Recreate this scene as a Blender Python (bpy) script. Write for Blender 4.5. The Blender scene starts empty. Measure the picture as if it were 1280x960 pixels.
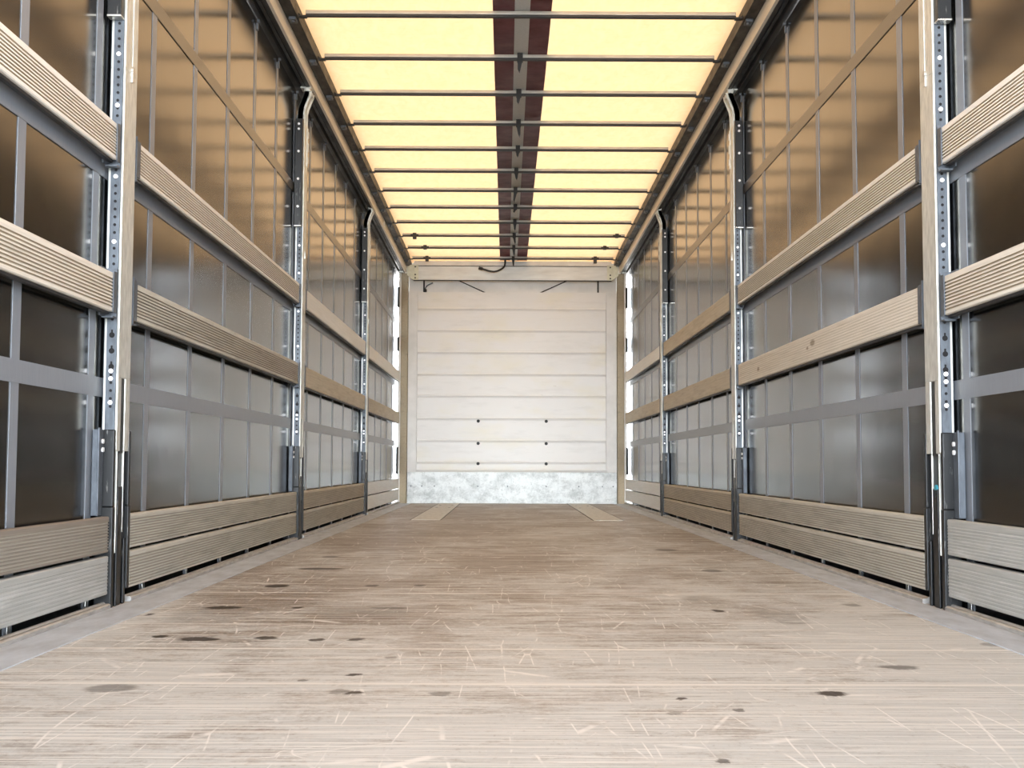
import bpy, bmesh, math, random
from mathutils import Vector, Matrix
random.seed(7)
S = bpy.context.scene
C = S.collection
PI = math.pi

# ---------------------------------------------------------------- camera
F_PX, PITCH, YAW, ROLL = 1539.65, .06535, .0047, .00342
cam = bpy.data.cameras.new('camera')
cam.sensor_width = 36.0
cam.lens = F_PX / 1280 * 36
cam.clip_start, cam.clip_end = .01, 300
cam_o = bpy.data.objects.new('camera', cam)
C.objects.link(cam_o)
cam_o.matrix_world = (Matrix.Translation((-.06866, 0, .42989)) @ Matrix.Rotation(-YAW, 4, 'Z')
                      @ Matrix.Rotation(PI / 2 + PITCH, 4, 'X') @ Matrix.Rotation(ROLL, 4, 'Z'))
S.camera = cam_o

# ---------------------------------------------------------------- sky, sun, exposure
ZENITH, HORIZON, GROUND, SUN, REAR_FILL, EXPOSURE = .45, 22.0, 7.0, .6, 1.2, 0.27
w = bpy.data.worlds.new('sky')
S.world = w
w.use_nodes = True
nt = w.node_tree
nt.nodes.clear()
wo = nt.nodes.new('ShaderNodeOutputWorld')
bg = nt.nodes.new('ShaderNodeBackground')
tc = nt.nodes.new('ShaderNodeTexCoord')
sx = nt.nodes.new('ShaderNodeSeparateXYZ')
ramp = nt.nodes.new('ShaderNodeValToRGB')          # ground, bright hazy horizon, duller zenith
mr = nt.nodes.new('ShaderNodeMapRange')
mr.inputs['From Min'].default_value = -1
ramp.color_ramp.elements[0].position = .48
ramp.color_ramp.elements[0].color = (GROUND, GROUND * .98, GROUND * .95, 1)
ramp.color_ramp.elements[1].position = .52
ramp.color_ramp.elements[1].color = (HORIZON * .92, HORIZON, HORIZON * 1.10, 1)
e = ramp.color_ramp.elements.new(.56)
e.color = (HORIZON * .92, HORIZON, HORIZON * 1.10, 1)
e = ramp.color_ramp.elements.new(.68)
e.color = (HORIZON * .14, HORIZON * .155, HORIZON * .18, 1)
e = ramp.color_ramp.elements.new(.85)
e.color = (ZENITH * .97, ZENITH, ZENITH * 1.05, 1)
nt.links.new(tc.outputs['Generated'], sx.inputs[0])
nt.links.new(sx.outputs[2], mr.inputs['Value'])
nt.links.new(mr.outputs[0], ramp.inputs[0])
nt.links.new(ramp.outputs[0], bg.inputs['Color'])
nt.links.new(bg.outputs[0], wo.inputs[0])

sun = bpy.data.lights.new('sun', 'SUN')
sun.energy = SUN
sun.angle = .2
sun.color = (1, .96, .9)
sun_o = bpy.data.objects.new('sun', sun)
C.objects.link(sun_o)
sun_o.rotation_euler = (math.radians(-25), math.radians(8), 0)     # shines down and towards the open rear
# added second sun, low through the open rear, to brighten the front wall
fill = bpy.data.lights.new('rear_fill', 'SUN')
fill.energy = REAR_FILL
fill.angle = math.radians(13)
fill.color = (.88, .97, 1)
fill_o = bpy.data.objects.new('rear_fill', fill)
C.objects.link(fill_o)
fill_o.rotation_euler = (math.radians(90 - 3.5), 0, 0)

S.view_settings.view_transform = 'Standard'
S.view_settings.look = 'None'
S.view_settings.gamma = 1
S.view_settings.use_curve_mapping = False
S.view_settings.exposure = EXPOSURE
S.cycles.max_bounces = 10
S.cycles.diffuse_bounces = 6
S.cycles.transmission_bounces = 6
S.cycles.use_denoising = True


# ---------------------------------------------------------------- materials
class NT:
    def __init__(s, name):
        s.m = bpy.data.materials.new(name)
        s.m.use_nodes = True
        s.t = s.m.node_tree
        s.b = s.t.nodes['Principled BSDF']
        s.out = s.t.nodes['Material Output']
        s.tc = s.t.nodes.new('ShaderNodeTexCoord')
        s.P = s.tc.outputs['Object']

    def link(s, a, b):
        s.t.links.new(a, b)

    def mapping(s, scale=(1, 1, 1), rot=(0, 0, 0), loc=(0, 0, 0), src=None):
        n = s.t.nodes.new('ShaderNodeMapping')
        n.inputs['Scale'].default_value = scale
        n.inputs['Rotation'].default_value = rot
        n.inputs['Location'].default_value = loc
        s.link(src or s.P, n.inputs[0])
        return n.outputs[0]

    def noise(s, vec, scale=5, detail=4, rough=.55, dist=0):
        n = s.t.nodes.new('ShaderNodeTexNoise')
        n.inputs['Scale'].default_value = scale
        n.inputs['Detail'].default_value = detail
        n.inputs['Roughness'].default_value = rough
        n.inputs['Distortion'].default_value = dist
        s.link(vec, n.inputs['Vector'])
        return n.outputs['Fac']

    def rng(s, v, a, b, c=0, d=1, smooth=False):
        n = s.t.nodes.new('ShaderNodeMapRange')
        if smooth:
            n.interpolation_type = 'SMOOTHSTEP'
        for k, x in zip(('From Min', 'From Max', 'To Min', 'To Max'), (a, b, c, d)):
            n.inputs[k].default_value = x
        s.link(v, n.inputs['Value'])
        return n.outputs[0]

    def math(s, op, a, b=None):
        n = s.t.nodes.new('ShaderNodeMath')
        n.operation = op
        for i, v in enumerate((a, b)):
            if v is None:
                continue
            if isinstance(v, (int, float)):
                n.inputs[i].default_value = v
            else:
                s.link(v, n.inputs[i])
        return n.outputs[0]

    def mix(s, fac, a, b):
        n = s.t.nodes.new('ShaderNodeMix')
        n.data_type = 'RGBA'
        for i, v in ((0, fac), (6, a), (7, b)):
            if isinstance(v, (int, float)):
                n.inputs[i].default_value = v
            elif isinstance(v, tuple):
                n.inputs[i].default_value = (*v, 1) if len(v) == 3 else v
            else:
                s.link(v, n.inputs[i])
        return n.outputs[2]

    def bump(s, h, strength=.2, dist=.002):
        n = s.t.nodes.new('ShaderNodeBump')
        n.inputs['Strength'].default_value = strength
        n.inputs['Distance'].default_value = dist
        s.link(h, n.inputs['Height'])
        s.link(n.outputs[0], s.b.inputs['Normal'])

    def fin(s, col=None, rough=.5, metal=0, ior=None, spec=None):
        if col is not None:
            if isinstance(col, tuple):
                s.b.inputs['Base Color'].default_value = (*col, 1)
            else:
                s.link(col, s.b.inputs['Base Color'])
        if isinstance(rough, (int, float)):
            s.b.inputs['Roughness'].default_value = rough
        else:
            s.link(rough, s.b.inputs['Roughness'])
        s.b.inputs['Metallic'].default_value = metal
        if ior:
            s.b.inputs['IOR'].default_value = ior
        if spec is not None:
            s.b.inputs['Specular IOR Level'].default_value = spec
        return s.m


def worn(name, base, dark, rough, metal, scale=(8, 8, 8), lo=.35, hi=.75, bump=0):
    n = NT(name)
    v = n.noise(n.mapping(scale), 3, 5, .6)
    col = n.mix(n.rng(v, lo, hi), base, dark)
    if bump:
        n.bump(v, bump)
    return n.fin(col, n.rng(v, .3, .7, rough - .08, rough + .12), metal)


M = {}
M['galv'] = worn('galvanised_steel', (.74, .75, .70), (.52, .53, .49), .42, .4, (20, 20, 6))
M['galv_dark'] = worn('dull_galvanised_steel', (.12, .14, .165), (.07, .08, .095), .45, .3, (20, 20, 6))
M['steel'] = worn('bright_steel', (.7, .7, .66), (.5, .5, .48), .3, .8)
M['black_hole'] = NT('dark_hole').fin((.004, .004, .005), .8)
M['bolt'] = NT('zinc_bolt').fin((.85, .85, .85), .35, .2)
M['rubber'] = NT('black_rubber').fin((.012, .012, .013), .55)
M['dark_rail'] = worn('black_rail_paint', (.016, .016, .018), (.035, .034, .032), .45, 0, (4, 2, 4))
M['track'] = worn('dark_aluminium_track', (.05, .053, .055), (.03, .03, .032), .4, .3, (4, 2, 4))
M['guide'] = worn('dirty_guide_rail', (.04, .037, .032), (.018, .017, .016), .5, .3, (9, 3, 9))
M['rail'] = worn('rail_aluminium', (.86, .82, .74), (.74, .68, .58), .4, .1, (14, .8, 14))
M['bow'] = worn('bow_aluminium', (.55, .54, .50), (.42, .41, .38), .4, .5, (3, 8, 8))
M['blue'] = NT('blue_paint').fin((.05, .33, .45), .5)
M['plastic_white'] = NT('white_plastic').fin((.8, .79, .75), .45)
M['maroon'] = worn('maroon_tarpaulin', (.14, .004, .012), (.09, .004, .012), .5, 0, (3, 3, 3))
M['tape'] = worn('grey_belt', (.70, .71, .70), (.58, .59, .58), .6, 0, (30, 60, 3))

# black enamel of the post feet, scuffed to bare metal in streaks
n = NT('scuffed_black_enamel')
v = n.noise(n.mapping((60, 60, 7)), 1.5, 5, .65)
col = n.mix(n.rng(v, .62, .67), (.008, .009, .010), (.13, .13, .125))
M['enamel'] = n.fin(col, .4, 0, spec=.35)

# curtain: black coated fabric with a soft sheen
n = NT('black_curtain_tarpaulin')
v = n.noise(n.mapping((1, 1.2, 1.2)), 2.2, 2, .5)
n.bump(v, .07, .02)
M['curtain'] = n.fin((.0055, .0058, .006), .15, 0, 1.88)
n.b.inputs['Specular Tint'].default_value = (1, .95, .88, 1)
n = NT('grey_webbing')
v = n.noise(n.mapping((1, 120, 8)), 2, 3)
M['web'] = n.fin(n.mix(v, (.17, .19, .22), (.24, .26, .29)), .36)
n = NT('tinted_welded_band')
M['band'] = n.fin((.055, .05, .044), .28, 0, 1.75)

# roof tarpaulin: lets the daylight through
n = NT('translucent_roof_tarpaulin')
v = n.noise(n.mapping((6, 2.2, 1), rot=(0, 0, .4)), 2.5, 6, .65, 1.2)
v2 = n.noise(n.mapping((2.2, 9, 1), rot=(0, 0, -.25)), 5, 5, .65)
cm = n.mix(n.rng(v, .35, .7), (.97, .615, .315), (.95, .57, .27))
cm = n.mix(n.rng(v2, .55, .75, 0, .6), cm, (.94, .525, .23))
tr = n.t.nodes.new('ShaderNodeBsdfTranslucent')
df = n.t.nodes.new('ShaderNodeBsdfDiffuse')
ms = n.t.nodes.new('ShaderNodeMixShader')
ms.inputs[0].default_value = .5
n.link(cm, tr.inputs['Color'])
n.link(cm, df.inputs['Color'])
n.link(df.outputs[0], ms.inputs[1])
n.link(tr.outputs[0], ms.inputs[2])
n.link(ms.outputs[0], n.out.inputs['Surface'])
M['tarp'] = n.m

# laths
def lath_mat(name, a, b, c, rough=.5, metal=0., worn_amt=.5):
    n = NT(name)
    g = n.noise(n.mapping((30, 1.3, 55)), 2.2, 5, .6, .4)
    p = n.noise(n.mapping((3, 1.1, 12)), 3.0, 4, .6)
    col = n.mix(n.rng(g, .35, .7), a, b)
    col = n.mix(n.rng(p, .55, .72, 0, worn_amt), col, c)
    n.bump(g, .12, .002)
    return n.fin(col, rough, metal)

M['alu_lath'] = lath_mat('ribbed_aluminium_lath', (.86, .84, .79), (.80, .77, .72), (.70, .68, .63), .42, .1, .4)
M['smooth_lath'] = lath_mat('smooth_aluminium_lath', (.80, .80, .77), (.70, .70, .67), (.86, .86, .84), .4, .15, .5)
M['pale_wood'] = lath_mat('pale_worn_wood_lath', (.78, .74, .66), (.62, .58, .51), (.50, .46, .40), .6, 0, .6)
M['grey_wood'] = lath_mat('weathered_grey_wood_lath', (.60, .585, .52), (.44, .425, .37), (.33, .315, .27), .62, 0, .7)
M['tan_wood'] = lath_mat('weathered_tan_wood_lath', (.64, .60, .50), (.50, .46, .37), (.40, .365, .29), .6, 0, .6)
M['brown_wood'] = lath_mat('brown_worn_lath', (.27, .24, .205), (.19, .165, .14), (.36, .325, .285), .5, 0, .6)
M['bleached'] = lath_mat('bleached_scuffed_lath', (.43, .44, .425), (.32, .33, .315), (.56, .57, .56), .55, 0, .8)
n = NT('pale_knotted_wood_lath')
g = n.noise(n.mapping((30, 1.3, 55)), 2.2, 5, .6, .8)
col = n.mix(n.rng(g, .35, .7), (.76, .72, .64), (.60, .56, .48))
for ky, kz, r_ in ((1.36, .075, .016), (1.45, .06, .008), (2.5, .05, .012)):
    q = n.t.nodes.new('ShaderNodeVectorMath')
    q.operation = 'MULTIPLY_ADD'
    q.inputs[1].default_value = (0, .35 / r_, 1 / r_)
    q.inputs[2].default_value = (0, -ky * .35 / r_, -kz / r_)
    n.link(n.P, q.inputs[0])
    l_ = n.t.nodes.new('ShaderNodeVectorMath')
    l_.operation = 'LENGTH'
    n.link(q.outputs[0], l_.inputs[0])
    col = n.mix(n.rng(l_.outputs['Value'], 1.2, .5, 0, .75, True), col, (.22, .16, .09))
n.bump(g, .12, .002)
M['knot_wood'] = n.fin(col, .6)
M['groove_pale'] = lath_mat('pale_groove_shade', (.50, .43, .33), (.42, .36, .27), (.36, .31, .23), .7, 0, .5)  # rib shade painted into the grooves of the pale laths
M['groove_grey'] = lath_mat('grey_groove_shade', (.40, .375, .32), (.31, .29, .24), (.24, .22, .18), .7, 0, .5)  # same painted groove shade for the other laths
M['timber'] = lath_mat('oiled_timber_post', (.36, .30, .20), (.27, .22, .145), (.18, .145, .10), .6, 0, .6)

# front wall
n = NT('white_wall_planks')
d = n.noise(n.mapping((1.2, 1, 6)), 2.0, 5, .65)
y = n.noise(n.mapping((1.0, 1, 2.0), loc=(3, 0, 1)), 1.6, 3)
k = n.noise(n.mapping((3.5, 1, 60), loc=(1, 0, 5)), 1.6, 3, .6)
col = n.mix(n.rng(y, .5, .72, 0, .7), (.80, .80, .79), (.79, .76, .64))
col = n.mix(n.rng(d, .52, .75, 0, .35), col, (.60, .60, .58))
col = n.mix(n.rng(k, .735, .76, 0, .6), col, (.36, .33, .28))
M['front'] = n.fin(col, .45)
n = NT('scuffed_kick_plate')
d = n.noise(n.mapping((3.2, 1, 4.5)), 1.6, 8, .78)
d2 = n.noise(n.mapping((22, 1, 14), loc=(2, 0, 0)), 1.8, 5, .75)
col = n.mix(n.rng(d, .44, .62, 0, .9), (.66, .69, .69), (.36, .385, .39))
col = n.mix(n.rng(d2, .58, .68, 0, .6), col, (.20, .21, .215))
col = n.mix(n.rng(d2, .44, .36, 0, .6), col, (.74, .76, .76))
M['kick'] = n.fin(col, .45, .15)
M['white_paint'] = worn('white_painted_metal', (.80, .80, .79), (.68, .69, .68), .45, 0, (2, 2, 2))
M['beam'] = worn('beam_aluminium', (.64, .65, .63), (.54, .55, .54), .42, .2, (1.5, 4, 9))
M['beam_end'] = worn('yellowed_galvanised_plate', (.62, .61, .48), (.50, .49, .38), .42, .3)
M['edge'] = worn('floor_edge_paint', (.54, .60, .68), (.40, .435, .48), .5, .0, (6, 2, 1))
M['edge_rail'] = worn('edge_rail_aluminium', (.46, .455, .44), (.27, .265, .25), .42, .2, (30, 5, 30))
M['plate'] = worn('floor_plate_steel', (.72, .72, .68), (.56, .56, .52), .5, .1, (10, 3, 1))

# floor: brown phenolic plywood, bleached by wear, scratched and stained
STAINS = [(-0.878, 4.384, 0.049, 0.071, 0.8), (-0.884, 5.761, 0.047, 0.075, 0.5), (-0.831, 5.104, 0.098, 0.078, 0.6),
 (-0.542, 4.408, 0.025, 0.058, 0.6), (-0.372, 4.413, 0.021, 0.043, 0.6), (-0.911, 3.726, 0.06, 0.052, 0.8),
 (-0.689, 3.721, 0.018, 0.031, 0.8), (-0.42, 3.727, 0.059, 0.031, 0.5), (-0.929, 3.106, 0.018, 0.028, 0.8),
 (-0.817, 3.059, 0.058, 0.048, 0.85), (-0.66, 3.083, 0.029, 0.036, 0.7), (-0.53, 3.051, 0.02, 0.034, 0.8),
 (-0.436, 3.066, 0.022, 0.035, 0.7), (-1.082, 3.554, 0.013, 0.028, 0.7), (-0.378, 2.553, 0.017, 0.019, 0.8),
 (-0.353, 2.35, 0.019, 0.024, 0.85), (-0.186, 2.349, 0.021, 0.032, 0.4), (-0.822, 2.398, 0.053, 0.059, 0.4),
 (-0.472, 2.491, 0.012, 0.018, 0.5), (-0.325, 2.779, 0.018, 0.023, 0.4), (-0.382, 2.37, 0.017, 0.033, 0.35),
 (-0.909, 3.521, 0.12, 0.276, 0.3), (-0.492, 3.625, 0.16, 0.244, 0.3), (0.561, 3.68, 0.021, 0.04, 0.8),
 (0.718, 3.558, 0.069, 0.283, 0.42), (0.566, 3.972, 0.071, 0.164, 0.35), (0.548, 2.355, 0.029, 0.037, 0.95),
 (0.257, 2.299, 0.009, 0.016, 0.9), (0.344, 2.204, 0.013, 0.018, 0.55), (0.249, 1.824, 0.013, 0.017, 0.55),
 (0.228, 2.171, 0.018, 0.017, 0.35), (0.772, 2.666, 0.048, 0.037, 0.5), (0.746, 6.29, 0.061, 0.118, 0.5),
 (1.002, 3.837, 0.031, 0.055, 0.4), (1.106, 3.001, 0.024, 0.039, 0.35), (0.774, 5.064, 0.042, 0.095, 0.5)]
n = NT('worn_plywood_floor')
grain = n.noise(n.mapping((2.2, 42, 1)), 2.6, 8, .75)
streak = n.noise(n.mapping((1.1, 85, 1), loc=(2, 0, 0)), 2.0, 5, .7)
dash = n.noise(n.mapping((4.5, 70, 1), loc=(7, 3, 0)), 2.0, 4, .6)
speck = n.noise(n.mapping((60, 40, 1)), 1.5, 5, .75)
big = n.noise(n.mapping((.9, .6, 1)), 1.7, 6, .65, .5)
mid = n.noise(n.mapping((2.6, 5.5, 1), loc=(4, 1, 0)), 2.2, 10, .8, .3)
sepf = n.t.nodes.new('ShaderNodeSeparateXYZ')
n.link(n.P, sepf.inputs[0])
col = n.mix(n.rng(grain, .3, .7), (.115, .082, .062), (.29, .245, .20))
wear = n.math('ADD', n.math('MULTIPLY', big, .40), n.math('MULTIPLY', mid, .50))
wear = n.math('ADD', wear, n.math('MULTIPLY', speck, .10))
wear = n.math('ADD', wear, n.rng(sepf.outputs[1], 7.0, 1.6, -.02, .045))     # paler towards the rear end
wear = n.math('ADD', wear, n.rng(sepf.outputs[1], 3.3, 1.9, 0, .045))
wear = n.math('ADD', wear, n.rng(sepf.outputs[0], .05, .45, -.012, .022))
dv = n.t.nodes.new('ShaderNodeVectorMath')                                  # less trodden brown area on the left
dv.operation = 'MULTIPLY_ADD'
dv.inputs[1].default_value = (1 / .5, 1 / 1.1, 0)
dv.inputs[2].default_value = (.6 / .5, -3.8 / 1.1, 0)
n.link(n.P, dv.inputs[0])
dl = n.t.nodes.new('ShaderNodeVectorMath')
dl.operation = 'LENGTH'
n.link(dv.outputs[0], dl.inputs[0])
wear = n.math('SUBTRACT', wear, n.rng(dl.outputs['Value'], 1.2, .3, 0, .035, True))
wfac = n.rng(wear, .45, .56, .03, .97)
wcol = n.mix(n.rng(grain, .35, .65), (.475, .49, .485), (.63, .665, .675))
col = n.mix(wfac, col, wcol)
col = n.mix(n.rng(streak, .58, .64, 0, .35), col, (.70, .68, .65))
col = n.mix(n.rng(streak, .41, .34, 0, .45), col, (.13, .085, .065))
col = n.mix(n.rng(dash, .36, .30, 0, .6), col, (.09, .06, .05))
col = n.mix(n.rng(speck, .56, .66, 0, .35), col, (.74, .72, .70))
col = n.mix(n.rng(speck, .42, .32, 0, .35), col, (.17, .12, .095))
# curved scratches: cracks of warped cells, shown only here and there
def scratches(scale, rot, warp, width, lo, hi, seed, amt, c=(.88, .87, .86)):
    global col
    wv = n.t.nodes.new('ShaderNodeTexNoise')
    wv.inputs['Scale'].default_value = warp
    wv.inputs['Detail'].default_value = 2
    n.link(n.P, wv.inputs['Vector'])
    ad = n.t.nodes.new('ShaderNodeVectorMath')
    ad.operation = 'MULTIPLY_ADD'
    ad.inputs[1].default_value = (.25, .25, 0)
    n.link(wv.outputs['Color'], ad.inputs[0])
    n.link(n.mapping((1, 1, 0), loc=(seed, seed * 1.7, 0)), ad.inputs[2])
    vo = n.t.nodes.new('ShaderNodeTexVoronoi')
    vo.voronoi_dimensions = '2D'
    vo.feature = 'DISTANCE_TO_EDGE'
    vo.inputs['Scale'].default_value = 1
    n.link(n.mapping(scale, rot=(0, 0, rot), src=ad.outputs[0]), vo.inputs['Vector'])
    mask = n.noise(n.mapping((1, 1, 1), loc=(seed * 3, seed, 0)), 3.2, 4, .7)
    f = n.math('MULTIPLY', n.rng(vo.outputs['Distance'], width, width * .35, 0, amt), n.rng(mask, lo, hi))
    col = n.mix(f, col, c)
scratches((2.2, 5.0, 1), .3, 2.0, .010, .54, .62, 1.3, .6)
scratches((7.5, .9, 1), .2, .7, .014, .52, .60, 4.1, .7)
scratches((9.0, .8, 1), -.55, .6, .016, .53, .60, 7.7, .7)
scratches((8.0, .7, 1), .7, .6, .014, .54, .60, 17.7, .7)
scratches((.8, 16.0, 1), .03, .6, .022, .50, .58, 9.2, .6)
scratches((10.0, 9.0, 1), .9, 3.0, .018, .58, .64, 12.9, .6)
for rot, sc, lo, hi, st, lc in ((.05, (.5, 40, 1), .58, .62, .5, 9), (1.25, (.8, 70, 1), .585, .62, .5, 3),
                                (-1.15, (.8, 75, 1), .585, .62, .5, 5), (1.5, (.8, 60, 1), .60, .64, .5, 7)):
    s_ = n.noise(n.mapping(sc, rot=(0, 0, rot), loc=(lc, lc * .7, 0)), 2.0, 3, .55, .15)
    col = n.mix(n.rng(s_, lo, hi, 0, st), col, (.84, .83, .81))
wob = n.t.nodes.new('ShaderNodeTexNoise')
wob.inputs['Scale'].default_value = 16
wob.inputs['Detail'].default_value = 6
wob.inputs['Roughness'].default_value = .7
n.link(n.P, wob.inputs['Vector'])
vm = n.t.nodes.new('ShaderNodeVectorMath')
vm.operation = 'MULTIPLY_ADD'
vm.inputs[1].default_value = (.05, .07, 0)
vm.inputs[2].default_value = (-.025, -.035, 0)
n.link(wob.outputs['Color'], vm.inputs[0])
va = n.t.nodes.new('ShaderNodeVectorMath')
va.operation = 'ADD'
n.link(n.P, va.inputs[0])
n.link(vm.outputs[0], va.inputs[1])
acc = None
broken = n.rng(mid, .44, .58)
for x, y_, a, b, s_ in STAINS:
    q = n.t.nodes.new('ShaderNodeVectorMath')
    q.operation = 'MULTIPLY_ADD'
    q.inputs[1].default_value = (1 / (a * 1.05), 1 / (b * .8), 0)
    q.inputs[2].default_value = (-x / (a * 1.05), -y_ / (b * .8), 0)
    n.link(va.outputs[0], q.inputs[0])
    l_ = n.t.nodes.new('ShaderNodeVectorMath')
    l_.operation = 'LENGTH'
    n.link(q.outputs[0], l_.inputs[0])
    f_ = n.rng(l_.outputs['Value'], 1.1, .65, 0, min(1, s_ * 1.4), True)
    if b > .15:
        f_ = n.math('MULTIPLY', f_, broken)
    acc = f_ if acc is None else n.math('MAXIMUM', acc, f_)
col = n.mix(n.math('MULTIPLY', acc, n.rng(grain, .3, .6, .75, 1)), col, (.022, .015, .013))
# joints between the plywood sheets, filled with pale dust
jj = None
for yj in (2.45, 2.91, 4.16, 5.9, 7.3, 9.4, 11.5):
    dj = n.math('ABSOLUTE', n.math('SUBTRACT', sepf.outputs[1], yj))
    fj = n.rng(dj, .006, .012, .8, 0)
    jj = fj if jj is None else n.math('MAXIMUM', jj, fj)
col = n.mix(jj, col, (.80, .79, .77))
n.bump(grain, .06, .002)
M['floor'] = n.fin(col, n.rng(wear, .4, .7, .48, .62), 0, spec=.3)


# ---------------------------------------------------------------- mesh helpers
class MB:
    def __init__(s):
        s.bm = bmesh.new()

    def _mi(s, fs, mi):
        for f in fs:
            f.material_index = mi

    def box(s, x0, x1, y0, y1, z0, z1, mi=0):
        x0, x1 = min(x0, x1), max(x0, x1)
        v = [s.bm.verts.new((x, y, z)) for x in (x0, x1) for y in (y0, y1) for z in (z0, z1)]
        fs = [s.bm.faces.new([v[i] for i in q]) for q in
              ((0, 1, 3, 2), (4, 6, 7, 5), (0, 4, 5, 1), (2, 3, 7, 6), (0, 2, 6, 4), (1, 5, 7, 3))]
        s._mi(fs, mi)
        return s

    def prism(s, pts, axis, a, b, mi=0, marked=()):
        """closed polygon pts in the plane across axis, extruded from a to b"""
        def P(p, t):
            return {'x': (t, p[0], p[1]), 'y': (p[0], t, p[1]), 'z': (p[0], p[1], t)}[axis]
        A = [s.bm.verts.new(P(p, a)) for p in pts]
        B = [s.bm.verts.new(P(p, b)) for p in pts]
        n_ = len(pts)
        fs = [s.bm.faces.new(A), s.bm.faces.new(B[::-1])]
        fs += [s.bm.faces.new((A[i], B[i], B[(i + 1) % n_], A[(i + 1) % n_])) for i in range(n_)]
        s._mi(fs, mi)
        for i in marked:
            fs[2 + i].material_index = 1
        return s

    def disc(s, c, r, axis, h, mi=0, seg=12):
        pts = [(math.cos(i * 2 * PI / seg) * r, math.sin(i * 2 * PI / seg) * r) for i in range(seg)]
        if axis == 'x':
            return s.prism([(c[1] + p[0], c[2] + p[1]) for p in pts], 'x', c[0], c[0] + h, mi)
        if axis == 'y':
            return s.prism([(c[0] + p[0], c[2] + p[1]) for p in pts], 'y', c[1], c[1] + h, mi)
        return s.prism([(c[0] + p[0], c[1] + p[1]) for p in pts], 'z', c[2], c[2] + h, mi)

    def tube(s, pts, r, seg=8, mi=0):
        pts = [Vector(p) for p in pts]
        rings = []
        for i, p in enumerate(pts):
            t = (pts[min(i + 1, len(pts) - 1)] - pts[max(i - 1, 0)]).normalized()
            up = Vector((0, 0, 1)) if abs(t.z) < .9 else Vector((1, 0, 0))
            a = t.cross(up).normalized()
            b = t.cross(a)
            rings.append([s.bm.verts.new(p + (a * math.cos(k * 2 * PI / seg) + b * math.sin(k * 2 * PI / seg)) * r)
                          for k in range(seg)])
        fs = []
        for A, B in zip(rings, rings[1:]):
            fs += [s.bm.faces.new((A[k], A[(k + 1) % seg], B[(k + 1) % seg], B[k])) for k in range(seg)]
        fs += [s.bm.faces.new(rings[0][::-1]), s.bm.faces.new(rings[-1])]
        s._mi(fs, mi)
        return s

    def build(s, name, mats, parent=None, loc=(0, 0, 0), bevel=0, smooth=False):
        bmesh.ops.recalc_face_normals(s.bm, faces=s.bm.faces)
        me = bpy.data.meshes.new(name)
        s.bm.to_mesh(me)
        s.bm.free()
        for m_ in (mats if isinstance(mats, (list, tuple)) else [mats]):
            me.materials.append(M[m_])
        if smooth:
            for p in me.polygons:
                p.use_smooth = True
        o = bpy.data.objects.new(name, me)
        C.objects.link(o)
        o.location = loc
        if parent:
            o.parent = parent
        if bevel:
            b = o.modifiers.new('bevel', 'BEVEL')
            b.width = bevel
            b.segments = 2
            b.limit_method = 'ANGLE'
        return o


def tag(o, label, cat, group=None):
    o['label'] = label
    o['category'] = cat
    if group:
        o['group'] = group
    return o


def struct(o, label=None, cat=None):
    o['kind'] = 'structure'
    if label:
        o['label'] = label
        o['category'] = cat
    return o


def empty(name, loc):
    o = bpy.data.objects.new(name, None)
    o.empty_display_size = .1
    C.objects.link(o)
    o.location = loc
    return o


def copy_tree(o, parent=None):
    c = o.copy()
    C.objects.link(c)
    if parent:
        c.parent = parent
    for ch in list(o.children):
        copy_tree(ch, c)
    return c


# ---------------------------------------------------------------- dimensions
Y0, Y1 = .12, 13.80
WI, WC = 1.24, 1.295           # inner face of the posts, inner face of the curtains
POSTS = (3.697, 6.999, 10.302)
PW = .149


def drop(y):                   # the roof falls slightly towards the front wall
    return -.0055 * (y - 6.2)


BAYS = ((.62, 3.668), (3.905, 6.955), (7.207, 10.262), (10.51, 13.585))
BAYN = ('nearest', 'second', 'third', 'farthest')
SIDES = ((-1, 'left'), (1, 'right'))

# ---------------------------------------------------------------- floor
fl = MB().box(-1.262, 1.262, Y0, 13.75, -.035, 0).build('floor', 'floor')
struct(fl, 'scratched brown plywood loading floor with dark stains', 'floor')
for s, sn in SIDES:
    o = MB().box(s * 1.11, s * 1.236, Y0, 13.60, 0, .003).build('trim_%d' % (1 if s < 0 else 2), 'edge', bevel=.001)
    struct(o, 'grey painted metal strip along the %s edge of the floor' % sn, 'floor trim')
    MB().box(s * 1.264, s * 1.292, Y0, 13.75, -.16, -.012).build('side_sill', 'dark_rail', fl)

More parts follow.
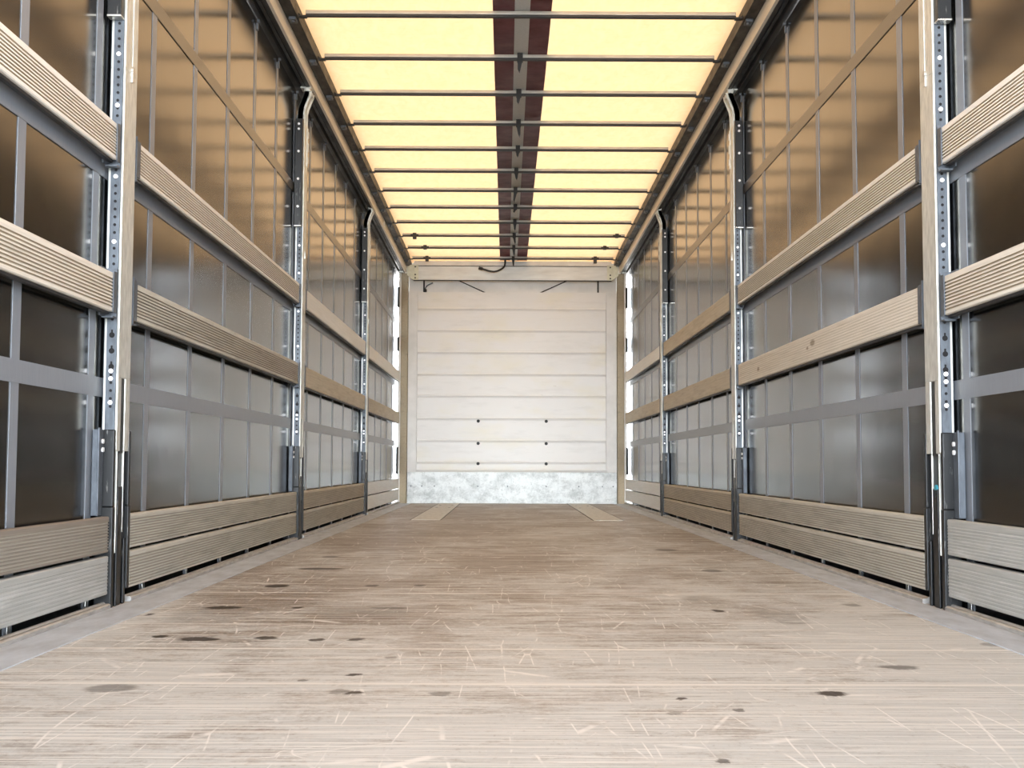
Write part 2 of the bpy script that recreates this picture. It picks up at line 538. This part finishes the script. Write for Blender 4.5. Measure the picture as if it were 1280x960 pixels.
# ---------------------------------------------------------------- curtain walls
STRAPS = [3.63 + .563 * k for k in range(-5, 18)]
STRAPS = [y for y in STRAPS if .3 < y < 13.45]
for s, sn in SIDES:
    m = MB()
    ny = 60
    prof = []
    Y1c = 13.60
    for i in range(ny + 1):
        y = Y0 + (Y1c - Y0) * i / ny
        prof.append((s * WC, y))
    outer = [(s * (WC + .003), y) for _, y in prof][::-1]
    m.prism(prof + outer, 'z', -.2, 2.60)
    wl = m.build('wall_' + sn, 'curtain')
    struct(wl, 'black glossy tarpaulin side curtain on the %s' % sn, 'curtain wall')
    for y in STRAPS:
        MB().box(s * (WC - .0022), s * (WC - .0002), y - .026, y + .026, -.1, 2.56).build('webbing_strap', 'web', wl)
        rb = MB()
        rb.box(s * (WC - .0060), s * (WC - .0035), y - .012, y + .012, .006, .046)
        rb.build('strap_hook', 'steel', wl, bevel=.002)
        rr = MB()
        rr.box(s * (WC - .012), s * (WC - .003), y - .008, y + .008, 2.535 + drop(y), 2.57 + drop(y))
        rr.disc((s * (WC - .018), y, 2.582 + drop(y)), .009, 'x', s * .012)
        rr.build('curtain_roller', 'galv_dark', wl)
    for z0, z1, mt, nm in ((.630, .688, 'web', 'reinforcing_band'), (1.296, 1.354, 'web', 'reinforcing_band'),
                           (1.985, 2.04, 'band', 'welded_band')):
        MB().box(s * (WC - .0034), s * (WC - .0004), Y0, 13.58, z0, z1).build(nm, mt, wl)

# ---------------------------------------------------------------- roof tarpaulin
NB = 14
BOWS = [6.196 + .66 * (k - 2) for k in range(NB)]
m = MB()
ny, nx = 170, 12
grid = []
for i in range(ny + 1):
    y = Y0 + (13.79 - Y0) * i / ny
    row = []
    ph = ((y - 6.196) / .66) % 1
    sag = -.012 * math.sin(PI * ph)
    for j in range(nx + 1):
        x = -1.2 + 2.4 * j / nx
        z = 2.775 + drop(y) + sag * (1 - abs(x) ** 2 / 1.6)
        if y > 13.3:
            z -= (y - 13.3) / .32 * .022
        row.append(m.bm.verts.new((x, y, z)))
    grid.append(row)
for i in range(ny):
    for j in range(nx):
        m.bm.faces.new((grid[i][j], grid[i + 1][j], grid[i + 1][j + 1], grid[i][j + 1]))
roof = m.build('ceiling', 'tarp', smooth=True)
struct(roof, 'translucent cream roof tarpaulin glowing with daylight', 'roof tarpaulin')


def ribbon(x0, x1, dz, name, mat):
    m = MB()
    prev = None
    for i in range(ny + 1):
        y = Y0 + (13.61 - Y0) * i / ny
        ph = ((y - 6.196) / .66) % 1
        z = 2.775 + drop(y) - .012 * math.sin(PI * ph) - dz
        if y > 13.3:
            z -= (y - 13.3) / .32 * .022
        q = [m.bm.verts.new(p) for p in ((x0, y, z), (x1, y, z), (x1, y, z + .002), (x0, y, z + .002))]
        if prev:
            for k in range(4):
                m.bm.faces.new((prev[k], q[k], q[(k + 1) % 4], prev[(k + 1) % 4]))
        else:
            m.bm.faces.new(q)
        prev = q
    m.bm.faces.new(prev[::-1])
    return m.build(name, mat, roof)


ribbon(-.145, .158, .005, 'maroon_stripe', 'maroon')
ribbon(-.032, .047, .009, 'grey_belt', 'tape')

# ---------------------------------------------------------------- roof rails
for s, sn in SIDES:
    r = empty('roof_rail', (s * 1.2, 7, 2.62))
    tag(r, 'long aluminium roof rail with dark guide above the %s side curtain' % sn, 'roof rail', 'roof rails')
    ya, yb = Y0, 13.79

    def sl(x0, x1, z0, z1, name, mat, r=r, s=s):
        m = MB()
        A = []
        for y in (ya, yb):
            d = drop(y)
            A.append([m.bm.verts.new((s * x - r.location.x, y - 7, z + d - 2.62))
                      for x, z in ((x0, z0), (x1, z0), (x1, z1), (x0, z1))])
        for k in range(4):
            m.bm.faces.new((A[0][k], A[1][k], A[1][(k + 1) % 4], A[0][(k + 1) % 4]))
        m.bm.faces.new(A[0][::-1])
        m.bm.faces.new(A[1])
        return m.build(name, mat, r)
    sl(1.199, 1.215, 2.622, 2.706, 'inner_web', 'rail')
    sl(1.2151, 1.300, 2.64, 2.80, 'rail_body', 'dark_rail')
    sl(1.2151, 1.236, 2.618, 2.64, 'track_lip', 'dark_rail')
    sl(1.243, 1.262, 2.622, 2.64, 'curtain_track', 'track')
    sl(1.270, 1.300, 2.60, 2.64, 'outer_lip', 'dark_rail')
    sl(1.140, 1.2150, 2.7065, 2.79, 'bow_guide', 'guide')
    if s < 0:
        o = MB().box(-.004, .004, -.03, .03, -.02, .02).build('white_clip', 'plastic_white', r,
            (s * 1.194 - r.location.x, 11.22 - 7, 2.66 + drop(11.2) - 2.62), bevel=.002)
        o['label'] = 'white plastic clip'

# ---------------------------------------------------------------- roof bows
ORD = ['nearest the front wall', 'second', 'third', 'fourth', 'fifth', 'sixth', 'seventh', 'eighth', 'ninth', 'tenth',
       'eleventh', 'twelfth', 'thirteenth', 'fourteenth']
proto = None
for k, y in enumerate(BOWS):
    i = NB - 1 - k
    yy = min(y, 13.44)
    z = 2.738 + drop(yy)
    if proto is None:
        b = empty('roof_bow', (0, yy, z))
        t = MB().box(-1.105, 1.105, -.013, .013, -.003, .016).build('bow_tube', 'bow', b, bevel=.003)
        MB().box(-1.105, 1.105, -.014, .014, -.016, -.0032).build('underside_shade', 'dark_rail', b, bevel=.003)  # dark underside of the bow: shade put in as a strip
        for s in (-1, 1):
            br = MB()
            br.prism([(s * 1.10, -.012), (s * 1.128, -.012), (s * 1.16, .022), (s * 1.19, .022), (s * 1.19, .008),
                      (s * 1.165, .008), (s * 1.135, -.02), (s * 1.10, -.02)], 'y', -.016, .016)
            e = br.build('end_bracket', 'dark_rail', b)
            cb = MB()
            cb.box(s * 1.150, s * 1.185, -.045, .02, -.045, -.031)
            cb.disc((s * 1.165, -.02, -.055), .011, 'z', .012)
            cb.build('slide_carriage', 'galv_dark', b)
        proto = b
    else:
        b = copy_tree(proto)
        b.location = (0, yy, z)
    lab = ('metal roof bow %s, across the cream roof' % ORD[i]) if i == 0 else \
        ('metal roof bow, %s counted from the white front wall' % ORD[i])
    tag(b, lab, 'roof bow', 'roof bows')
    if i <= 10:
        rnd = random.Random(k)
        xo = .006 + rnd.uniform(-.006, .006)
        ln = rnd.uniform(.05, .095) * (.55 if i in (4, 7) else 1)
        sw = rnd.uniform(-.012, .012)
        m = MB()
        m.box(xo - .016, xo + .016, -.02, .02, -.022, .022)
        m.prism([(xo - .014, -.02), (xo + .014, -.02), (xo + sw + .006, -.02 - ln * .7), (xo + sw, -.02 - ln),
                 (xo + sw - .01, -.02 - ln * .7)], 'y', -.02, -.015)
        o = m.build('tie_strap', 'rubber', b)
        o['label'] = 'black hanging tie strap'
    clips = {0: ((-.945, -.02), (.905, -.035)), 1: ((-.924, -.004), (.960, 0)), 2: ((-.985, -.02), (1.028, 0))}.get(i, ())
    for cx, cz in clips:
        m = MB()
        m.box(cx - .018, cx + .018, -.022, .022, -.02 + cz, .02 + (0 if cz == 0 else .0))
        m.box(cx - .04, cx + .04, -.019, .019, -.006, .006)
        m.build('bow_clamp', 'dark_rail', b, bevel=.003)

# ---------------------------------------------------------------- side posts
def make_post(s):
    p = empty('side_post', (s * WI, 0, 0))

    def X(u):                                         # outward from the inner face
        return s * u
    # galvanised sliding column
    m = MB()
    m.box(X(0), X(.043), .012, .137, .69, 1.64)
    m.box(X(0), X(.043), .012, .052, .467, .69)
    m.box(X(0), X(.043), .092, .137, .467, .69)
    m.box(X(0), X(.043), .012, .078, 1.64, 2.40)
    m.box(X(0), X(.043), .090, .137, 1.64, 2.40)
    m.box(X(.01), X(.043), .078, .090, 1.64, 2.40)
    m.box(X(-.003), X(.004), .008, .018, .47, 2.38)   # rolled edge
    col = m.build('sliding_column', 'galv', p, bevel=.002)
    m = MB()
    m.disc((X(-.006), .084, 1.655), .010, 'x', s * .012)
    m.box(X(-.004), X(.002), .078, .090, 1.615, 1.652)
    m.build('stop_pin', 'steel', col)
    # perforated strip on the face towards the rear and the one towards the front
    m = MB()
    for v0, v1 in ((.006, .0115), (.1375, .143)):
        m.box(X(.004), X(.034), v0, v1, .53, 2.42)
    z = .60
    while z < 2.38:
        key = .70 < z < .86
        r = .0085 if key else .0045
        m.disc((X(.018), .0045, z), r, 'y', .002, 1, 10)
        m.disc((X(.018), .1425, z), r, 'y', .002, 1, 10)
        if key:
            m.box(X(.0155), X(.0205), .0045, .0062, z, z + .016, 1)
        z += .048 if key else .024
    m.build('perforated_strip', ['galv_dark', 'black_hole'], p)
    for z in (.612, .684, .707, 1.10, 1.30, 1.52, 1.68):
        MB().disc((X(.018), .0015, z), .0068, 'y', .005, 0, 10).build('zinc_bolt', 'bolt', p)
    # outer web behind the column
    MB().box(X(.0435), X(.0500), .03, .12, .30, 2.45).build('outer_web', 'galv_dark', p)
    # black locking box in the upper third
    m = MB()
    m.box(X(.005), X(.046), -.028, .004, 1.79, 2.41)
    m.box(X(.003), X(.006), -.030, .004, 1.788, 2.41)
    m.box(X(.003), X(.047), -.030, .004, 1.786, 1.792, 1)
    lb = m.build('locking_box', ['enamel', 'steel'], p, bevel=.002)
    for z in (1.90, 2.06, 2.22, 2.35, 2.38):
        MB().disc((X(.025), -.034, z), .007, 'y', .005).build('zinc_bolt', 'bolt', lb)
    # latch lever in the inner face
    m = MB()
    for z0, z1 in ((2.33, 2.37), (2.25, 2.30), (2.18, 2.22)):
        m.box(X(-.010), X(.002), .10, .118, z0, z1)
    m.box(X(-.006), X(.002), .097, .121, 2.16, 2.39)
    m.build('latch_lever', 'galv', p, bevel=.003)
    # folded hook at the head
    pth = [(-.026, 2.612), (-.028, 2.59), (-.024, 2.565), (-.012, 2.535), (.002, 2.50), (.008, 2.47), (.010, 2.39)]
    th = .034
    inn = [(X(a), b) for a, b in pth]
    out = [(X(a + th), b) for a, b in pth][::-1]
    m = MB().prism(inn + out, 'y', .025, .115)
    for v in (.025, .109):
        m.prism([(X(a - .012), b) for a, b in pth[1:]] + out[:-1], 'y', v, v + .006)
    m.box(X(-.03), X(.03), .03, .11, 2.608, 2.618)
    hk = m.build('roof_hook', 'galv', p, bevel=.002)
    MB().disc((X(-.038), .070, 2.575), .016, 'x', s * .02).build('hook_roller', 'steel', hk)
    # black foot channel
    m = MB()
    m.box(X(-.003), X(.048), -.014, .010, .0, .30)
    m.box(X(-.001), X(.048), -.010, .008, .30, .53)
    m.box(X(-.003), X(.048), .140, .163, .045, .30)
    m.box(X(-.001), X(.048), .142, .158, .30, .53)
    m.box(X(.010), X(.048), .010, .140, 0, .465)
    m.box(X(.003), X(.0435), .0525, .0915, .46, .689)  # black fill put in as the shade of the slot between the legs
    m.box(X(.002), X(.010), .050, .094, 0, .36)
    m.box(X(.002), X(.010), .122, .140, 0, .20)
    ft = m.build('foot_channel', 'enamel', p, bevel=.003)
    m = MB()
    m.box(X(.003), X(.010), .036, .041, .16, .47)
    m.box(X(.000), X(.010), .012, .0155, .0, .30)
    m.box(X(.003), X(.010), .100, .1045, .22, .47)
    m.build('guide_edge', 'galv', ft, bevel=.002)
    # outboard bracket
    m = MB()
    m.box(X(.030), X(.0485), -.058, -.010, .275, .530)
    m.box(X(.026), X(.031), -.062, -.050, .275, .535)
    bk = m.build('outer_bracket', 'galv_dark', p, bevel=.002)
    for z in (.495, .470):
        MB().disc((X(.024), -.024, z), .007, 'x', s * .007).build('zinc_bolt', 'bolt', bk)
    # pockets that carry the laths
    for z0, z1 in ((1.325, 1.465), (.868, 1.015)):
        for v0, v1 in ((-.030, -.012), (.160, .185)):
            m = MB()
            m.box(X(.001), X(.004), v0 - (.010 if v0 < 0 else 0), v1 + (.010 if v0 > 0 else 0), z0 + .012, z1 - .012)
            m.box(X(.001), X(.04), v1 - .002 if v0 < 0 else v0 - .004, v1 + .002 if v0 < 0 else v0, z0, z1)
            m.box(X(.032), X(.036), v0 - .04 if v0 < 0 else v0, v1 if v0 < 0 else v1 + .04, z0, z1)
            m.box(X(.001), X(.036), v0 - .012 if v0 < 0 else v0, v1 if v0 < 0 else v1 + .012, z0 - .004, z0)
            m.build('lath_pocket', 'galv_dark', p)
    return p


PN = ('nearest', 'middle', 'farthest')
for s, sn in SIDES:
    base = make_post(s)
    for k, y in enumerate(POSTS):
        p = base if k == 0 else copy_tree(base)
        p.location = (s * WI, y, 0)
        tag(p, '%s galvanised sliding post with black foot on the %s side' % (PN[k], sn), 'side post', 'side posts')
        if k == 0 and s > 0:
            first_right = p
o = MB().disc((-.004 + .0, .068, .345), .013, 'x', .006).build('paint_dab', 'blue', first_right, (.006, 0, 0))
o.scale = (1, 1, 1.6)
o.location = (.006, 0, -.2)
o['label'] = 'blue paint dab'

# ---------------------------------------------------------------- laths
def lath_profile(s, h, style):
    """cross-section (x, z); inner face towards the load, x=0 at the inner face, outward = s"""
    t = .025
    c = .003
    inner = [(c, 0), (0, c)]
    if style == 'ribbed':
        n_, lo, hi, d = 9, .012, h - .014, .0052
    elif style == 'fine':
        n_, lo, hi, d = 10, .008, h - .012, .0032
    elif style == 'worn':
        n_, lo, hi, d = 9, .010, h - .014, .0012
    else:
        n_ = 0
    for i in range(n_):
        z = lo + (hi - lo) * i / n_
        p = (hi - lo) / n_
        inner += [(0, z), (d, z + p * .10), (d, z + p * .46), (0, z + p * .56)]
    inner += [(0, h - c), (c, h)]
    pts = inner + [(t - c, h), (t, h - c), (t, c), (t - c, 0)]
    return [(s * x, z) for x, z in pts]


LZ = {'top': (1.342, .112), 'mid': (.882, .118), 'upper': (.166, .106), 'lower': (.042, .114)}
PLAN = {
    (-1, 0): {'top': ('ribbed', 'alu_lath', 'ribbed cream aluminium'), 'mid': ('ribbed', 'pale_wood', 'ribbed pale worn'),
              'upper': ('fine', 'brown_wood', 'scraped brown ribbed'), 'lower': ('worn', 'bleached', 'bleached scuffed')},
    (-1, 1): {'top': ('ribbed', 'alu_lath', 'ribbed cream aluminium'), 'mid': ('ribbed', 'grey_wood', 'ribbed weathered grey'),
              'upper': ('fine', 'grey_wood', 'finely ribbed grey'), 'lower': ('fine', 'grey_wood', 'finely ribbed grey')},
    (-1, 2): {'top': ('flat', 'smooth_lath', 'smooth light metal'), 'mid': ('flat', 'tan_wood', 'smooth tan wooden'),
              'upper': ('fine', 'tan_wood', 'finely ribbed tan'), 'lower': ('fine', 'grey_wood', 'finely ribbed grey')},
    (-1, 3): {'top': ('flat', 'smooth_lath', 'smooth light metal'), 'mid': ('flat', 'tan_wood', 'smooth tan wooden'),
              'upper': ('worn', 'smooth_lath', 'smooth shiny metal'), 'lower': ('worn', 'smooth_lath', 'smooth shiny metal')},
    (1, 0): {'top': ('ribbed', 'alu_lath', 'ribbed cream aluminium'), 'mid': ('ribbed', 'pale_wood', 'ribbed pale worn'),
             'upper': ('worn', 'bleached', 'worn grey'), 'lower': ('worn', 'bleached', 'worn grey')},
    (1, 1): {'top': ('ribbed', 'alu_lath', 'ribbed cream aluminium'), 'mid': ('worn', 'knot_wood', 'pale knotted wooden'),
             'upper': ('fine', 'grey_wood', 'finely ribbed grey'), 'lower': ('fine', 'grey_wood', 'finely ribbed grey')},
    (1, 2): {'top': ('flat', 'tan_wood', 'smooth tan wooden'), 'mid': ('flat', 'tan_wood', 'smooth tan wooden'),
             'upper': ('fine', 'tan_wood', 'finely ribbed tan'), 'lower': ('fine', 'tan_wood', 'finely ribbed tan')},
    (1, 3): {'top': ('flat', 'smooth_lath', 'smooth light metal'), 'mid': ('flat', 'tan_wood', 'smooth tan wooden'),
             'upper': ('worn', 'smooth_lath', 'smooth shiny metal'), 'lower': ('worn', 'smooth_lath', 'smooth shiny metal')},
}
ROWN = {'top': 'topmost', 'mid': 'second from top', 'upper': 'upper of the floor-level pair',
        'lower': 'lower of the floor-level pair'}
for (s, b), rows in PLAN.items():
    sn = 'left' if s < 0 else 'right'
    for row, (style, mat, words) in rows.items():
        z, h = LZ[row]
        ya, yb = BAYS[b]
        if row in ('upper', 'lower'):
            ya, yb = (ya - .012 if b else ya), yb + (.012 if b < 3 else .006)
        root = empty('side_lath', (s * 1.246, ya, z))
        pr = lath_profile(s, h, style)
        shaded = []
        if style in ('ribbed', 'fine'):
            for i in range(len(pr) - 1):
                (xa, za), (xb, zb) = pr[i], pr[i + 1]
                if .0012 < max(abs(xa), abs(xb)) < .008 and .004 < za and zb < h - .004:
                    shaded.append(i)
        m = MB().prism(pr, 'y', 0, yb - ya, 0, shaded)
        m.build('board', [mat, 'groove_pale' if mat in ('alu_lath', 'pale_wood') else 'groove_grey'], root)
        if row in ('top', 'mid'):
            # dark rubber seal under the board and a metal cap at each end
            m = MB().box(s * .010, s * .024, .004, yb - ya - .004, -.008, -.0002)
            m.build('edge_seal', 'dark_rail', root)
            for e in (-.004, yb - ya):
                MB().box(s * .0005, s * .0245, e, e + .004, .002, h - .002).build('end_cap', 'galv_dark', root)
        tag(root, '%s lath, %s, in the %s bay on the %s' % (words, ROWN[row], BAYN[b], sn), 'side lath', 'side laths')

# ---------------------------------------------------------------- rails on the floor edge, one per bay
for s, sn in SIDES:
    for b, (ya, yb) in enumerate(BAYS):
        m = MB().prism([(s * 1.237, 0), (s * 1.237, .012), (s * 1.241, .016), (s * 1.252, .016), (s * 1.256, .020),
                        (s * 1.262, .020), (s * 1.262, 0)], 'y', ya - .02, yb + .02)
        o = m.build('floor_edge_rail', 'edge_rail')
        tag(o, 'worn aluminium edge rail on the floor under the %s bay on the %s' % (BAYN[b], sn), 'edge rail',
            'floor edge rails')

# ---------------------------------------------------------------- front wall
YF = 13.70
PL = [.345, .433, .673, .919, 1.17, 1.411, 1.656, 1.901, 2.144, 2.355]
m = MB()
for a, b in zip(PL, PL[1:]):
    # each plank carries a shallow bead along its lower edge
    m.prism([(YF, a), (YF - .009, a + .022), (YF - .007, a + .030), (YF - .002, a + .034), (YF, b), (YF + .03, b),
             (YF + .03, a)], 'x', -1.062, 1.044)
m.box(-1.062, 1.044, YF + .005, YF + .03, 0, .345)
wf = m.build('wall_front', 'front')
struct(wf, 'white horizontal plank bulkhead closing the front end', 'front wall')
MB().box(-1.163, -1.064, YF - .008, YF + .03, 0, 2.355).build('edge_stile', 'white_paint', wf, bevel=.003)
MB().box(1.046, 1.163, YF - .008, YF + .03, 0, 2.355).build('edge_stile', 'white_paint', wf, bevel=.003)
m = MB().box(-1.163, 1.163, YF - .016, YF - .009, .0, .345)
kp = m.build('kick_plate', 'kick', wf, bevel=.002)
kp['label'] = 'scuffed metal kick plate'
for x in (-.378, .378):
    for z in (.912, .664, .440):
        o = MB().disc((x, YF - .012, z), .018, 'y', .012, 0, 16).build('black_bolt', 'rubber', wf, bevel=.004)
for x in [-1.12, -1.0, -.86, -.378, -.05, .378, .74, 1.0, 1.12]:
    MB().disc((x, YF - .019, .19), .008, 'y', .004, 0, 10).build('rivet', 'galv_dark', kp)
MB().box(-1.16, 1.16, YF + .032, YF + .05, 0, 2.58).box(-1.274, 1.274, YF + .095, YF + .11, .301, 2.66).box(-1.32, 1.32, YF + .095, YF + .11, 0, .30).box(-1.30, 1.30, YF + .095, YF + .11, 2.661, 2.85).build('upper_panel', 'white_paint', wf)
for x in (-.995, .958):
    MB().box(x - .009, x + .009, YF + .020, YF + .031, 2.355, 2.52).build('panel_seam', 'rubber', wf)
for sg in (-1, 1):
    MB().tube([(sg * .64, YF + .022, 2.505), (sg * .30, YF + .022, 2.350)], .006).build('tie_rod', 'rubber', wf)

# corner posts beside the front wall
for s, sn in SIDES:
    r = empty('corner_post', (s * 1.2, 13.66, 0))
    m = MB()
    m.box(s * 1.168 - s * 1.2, s * 1.242 - s * 1.2, -.01, .09, 0, 2.56)
    m.build('timber_strip', 'timber', r, bevel=.002)
    m = MB()
    m.box(s * .0425, s * .072, -.02, .06, 0, 2.56)
    m.box(s * .060, s * .072, -.03, -.02, 0, 2.56)
    m.build('steel_pillar', 'white_paint', r, bevel=.003)
    for z0, z1 in ((2.17, 2.40), (1.68, 1.84), (.32, .62)):
        m = MB().box(s * .058, s * .084, -.055, -.031, z0, z1)
        m.box(s * .046, s * .075, -.034, -.021, z0 + .02, z0 + .06, 1)
        m.build('hinge', ['rubber', 'galv'], r, bevel=.004)
    m = MB().box(s * .020, s * .090, -.06, .02, 2.562, 2.578)
    m.build('head_plate', 'steel', r)
    tag(r, 'timber-faced corner post at the %s edge of the white front wall' % sn, 'corner post', 'corner posts')

# header beam under the roof
bm_ = empty('header_beam', (0, 13.6, 2.56))
m = MB()
m.prism([(0, -.082), (0, .072), (.03, .085), (.06, .085), (.06, -.082), (.012, -.088)], 'x', -1.10, 1.10)
m.build('beam_web', 'beam', bm_, bevel=.003)
MB().box(-1.10, 1.10, .004, .012, .078, .130).build('top_flange', 'white_paint', bm_)
MB().box(-1.11, 1.11, -.004, .012, .071, .077).build('edge_lip', 'rubber', bm_)
MB().box(-1.10, 1.10, -.006, .012, -.092, -.084).build('edge_lip', 'rubber', bm_)
for s in (-1, 1):
    m = MB().prism([(s * 1.05, -.085), (s * 1.105, -.085), (s * 1.175, -.030), (s * 1.175, .055), (s * 1.14, .085),
                    (s * 1.05, .085)], 'y', -.010, -.002)
    e = m.build('end_plate', 'beam_end', bm_, bevel=.002)
    for z in (.062, -.025, -.062):
        MB().disc((s * 1.085, -.014, z), .009, 'y', .005).build('beam_bolt', 'rubber', e)
tag(bm_, 'grey aluminium header beam above the white front wall', 'beam')

# loose cables
cb = empty('electric_cable', (-.2, 13.56, 2.58))
pts = [(.115, .0, .12), (.112, -.02, .07), (.100, -.03, .035), (.06, -.035, .003), (0, -.035, -.018), (-.06, -.035, -.012),
       (-.11, -.035, .003), (-.14, -.035, .012)]
def smoothp(P, n_=6):
    P = [Vector(p) for p in P]
    out = []
    for i in range(len(P) - 1):
        p0, p1, p2, p3 = P[max(i - 1, 0)], P[i], P[i + 1], P[min(i + 2, len(P) - 1)]
        for k in range(n_):
            t = k / n_
            out.append(.5 * ((2 * p1) + (p2 - p0) * t + (2 * p0 - 5 * p1 + 4 * p2 - p3) * t * t
                             + (3 * p1 - p0 - 3 * p2 + p3) * t ** 3))
    return out + [P[-1]]
MB().tube(smoothp(pts), .010).build('cable', 'rubber', cb, smooth=True)
MB().tube([(-.135, -.035, .011), (-.178, -.035, .022)], .017).build('plug', 'rubber', cb)
tag(cb, 'black cable with a plug looping below the roof at the header beam', 'cable')
cw = empty('wire_end', (-.95, YF + .012, 2.36))
MB().tube(smoothp([(-.03, 0, -.004), (-.03, 0, .03), (-.012, 0, .065), (.03, 0, .09), (.055, 0, .10)]), .007).build(
    'wire', 'galv_dark', cw, smooth=True)
MB().tube([(-.03, 0, -.008), (-.03, 0, .028)], .018).build('sleeve', 'rubber', cw)
tag(cw, 'short bent wire sticking up behind the top left corner of white wall', 'wire')

# floor plates in front of the bulkhead
for s, x0, x1, sn in ((-1, -.80, -.575, 'left'), (1, .612, .838, 'right')):
    m = MB().box(x0, x1, 9.55, 13.66, .0005, .004)
    r = m.build('floor_plate', 'plate', bevel=.0015)
    for x in (x0 - .008, x1 + .001):
        MB().box(x, x + .007, 9.55, 13.66, .0005, .0025).build('dark_joint', 'rubber', r)
    for yy in (12.2, 12.9):
        for xx in (x0 + .05, x1 - .05):
            MB().disc((xx, yy, .004), .012, 'z', .002).build('screw', 'galv_dark', r)
    tag(r, 'long pale metal plate set in the floor, %s of the pair before the white wall' % sn, 'floor plate', 'floor plates')
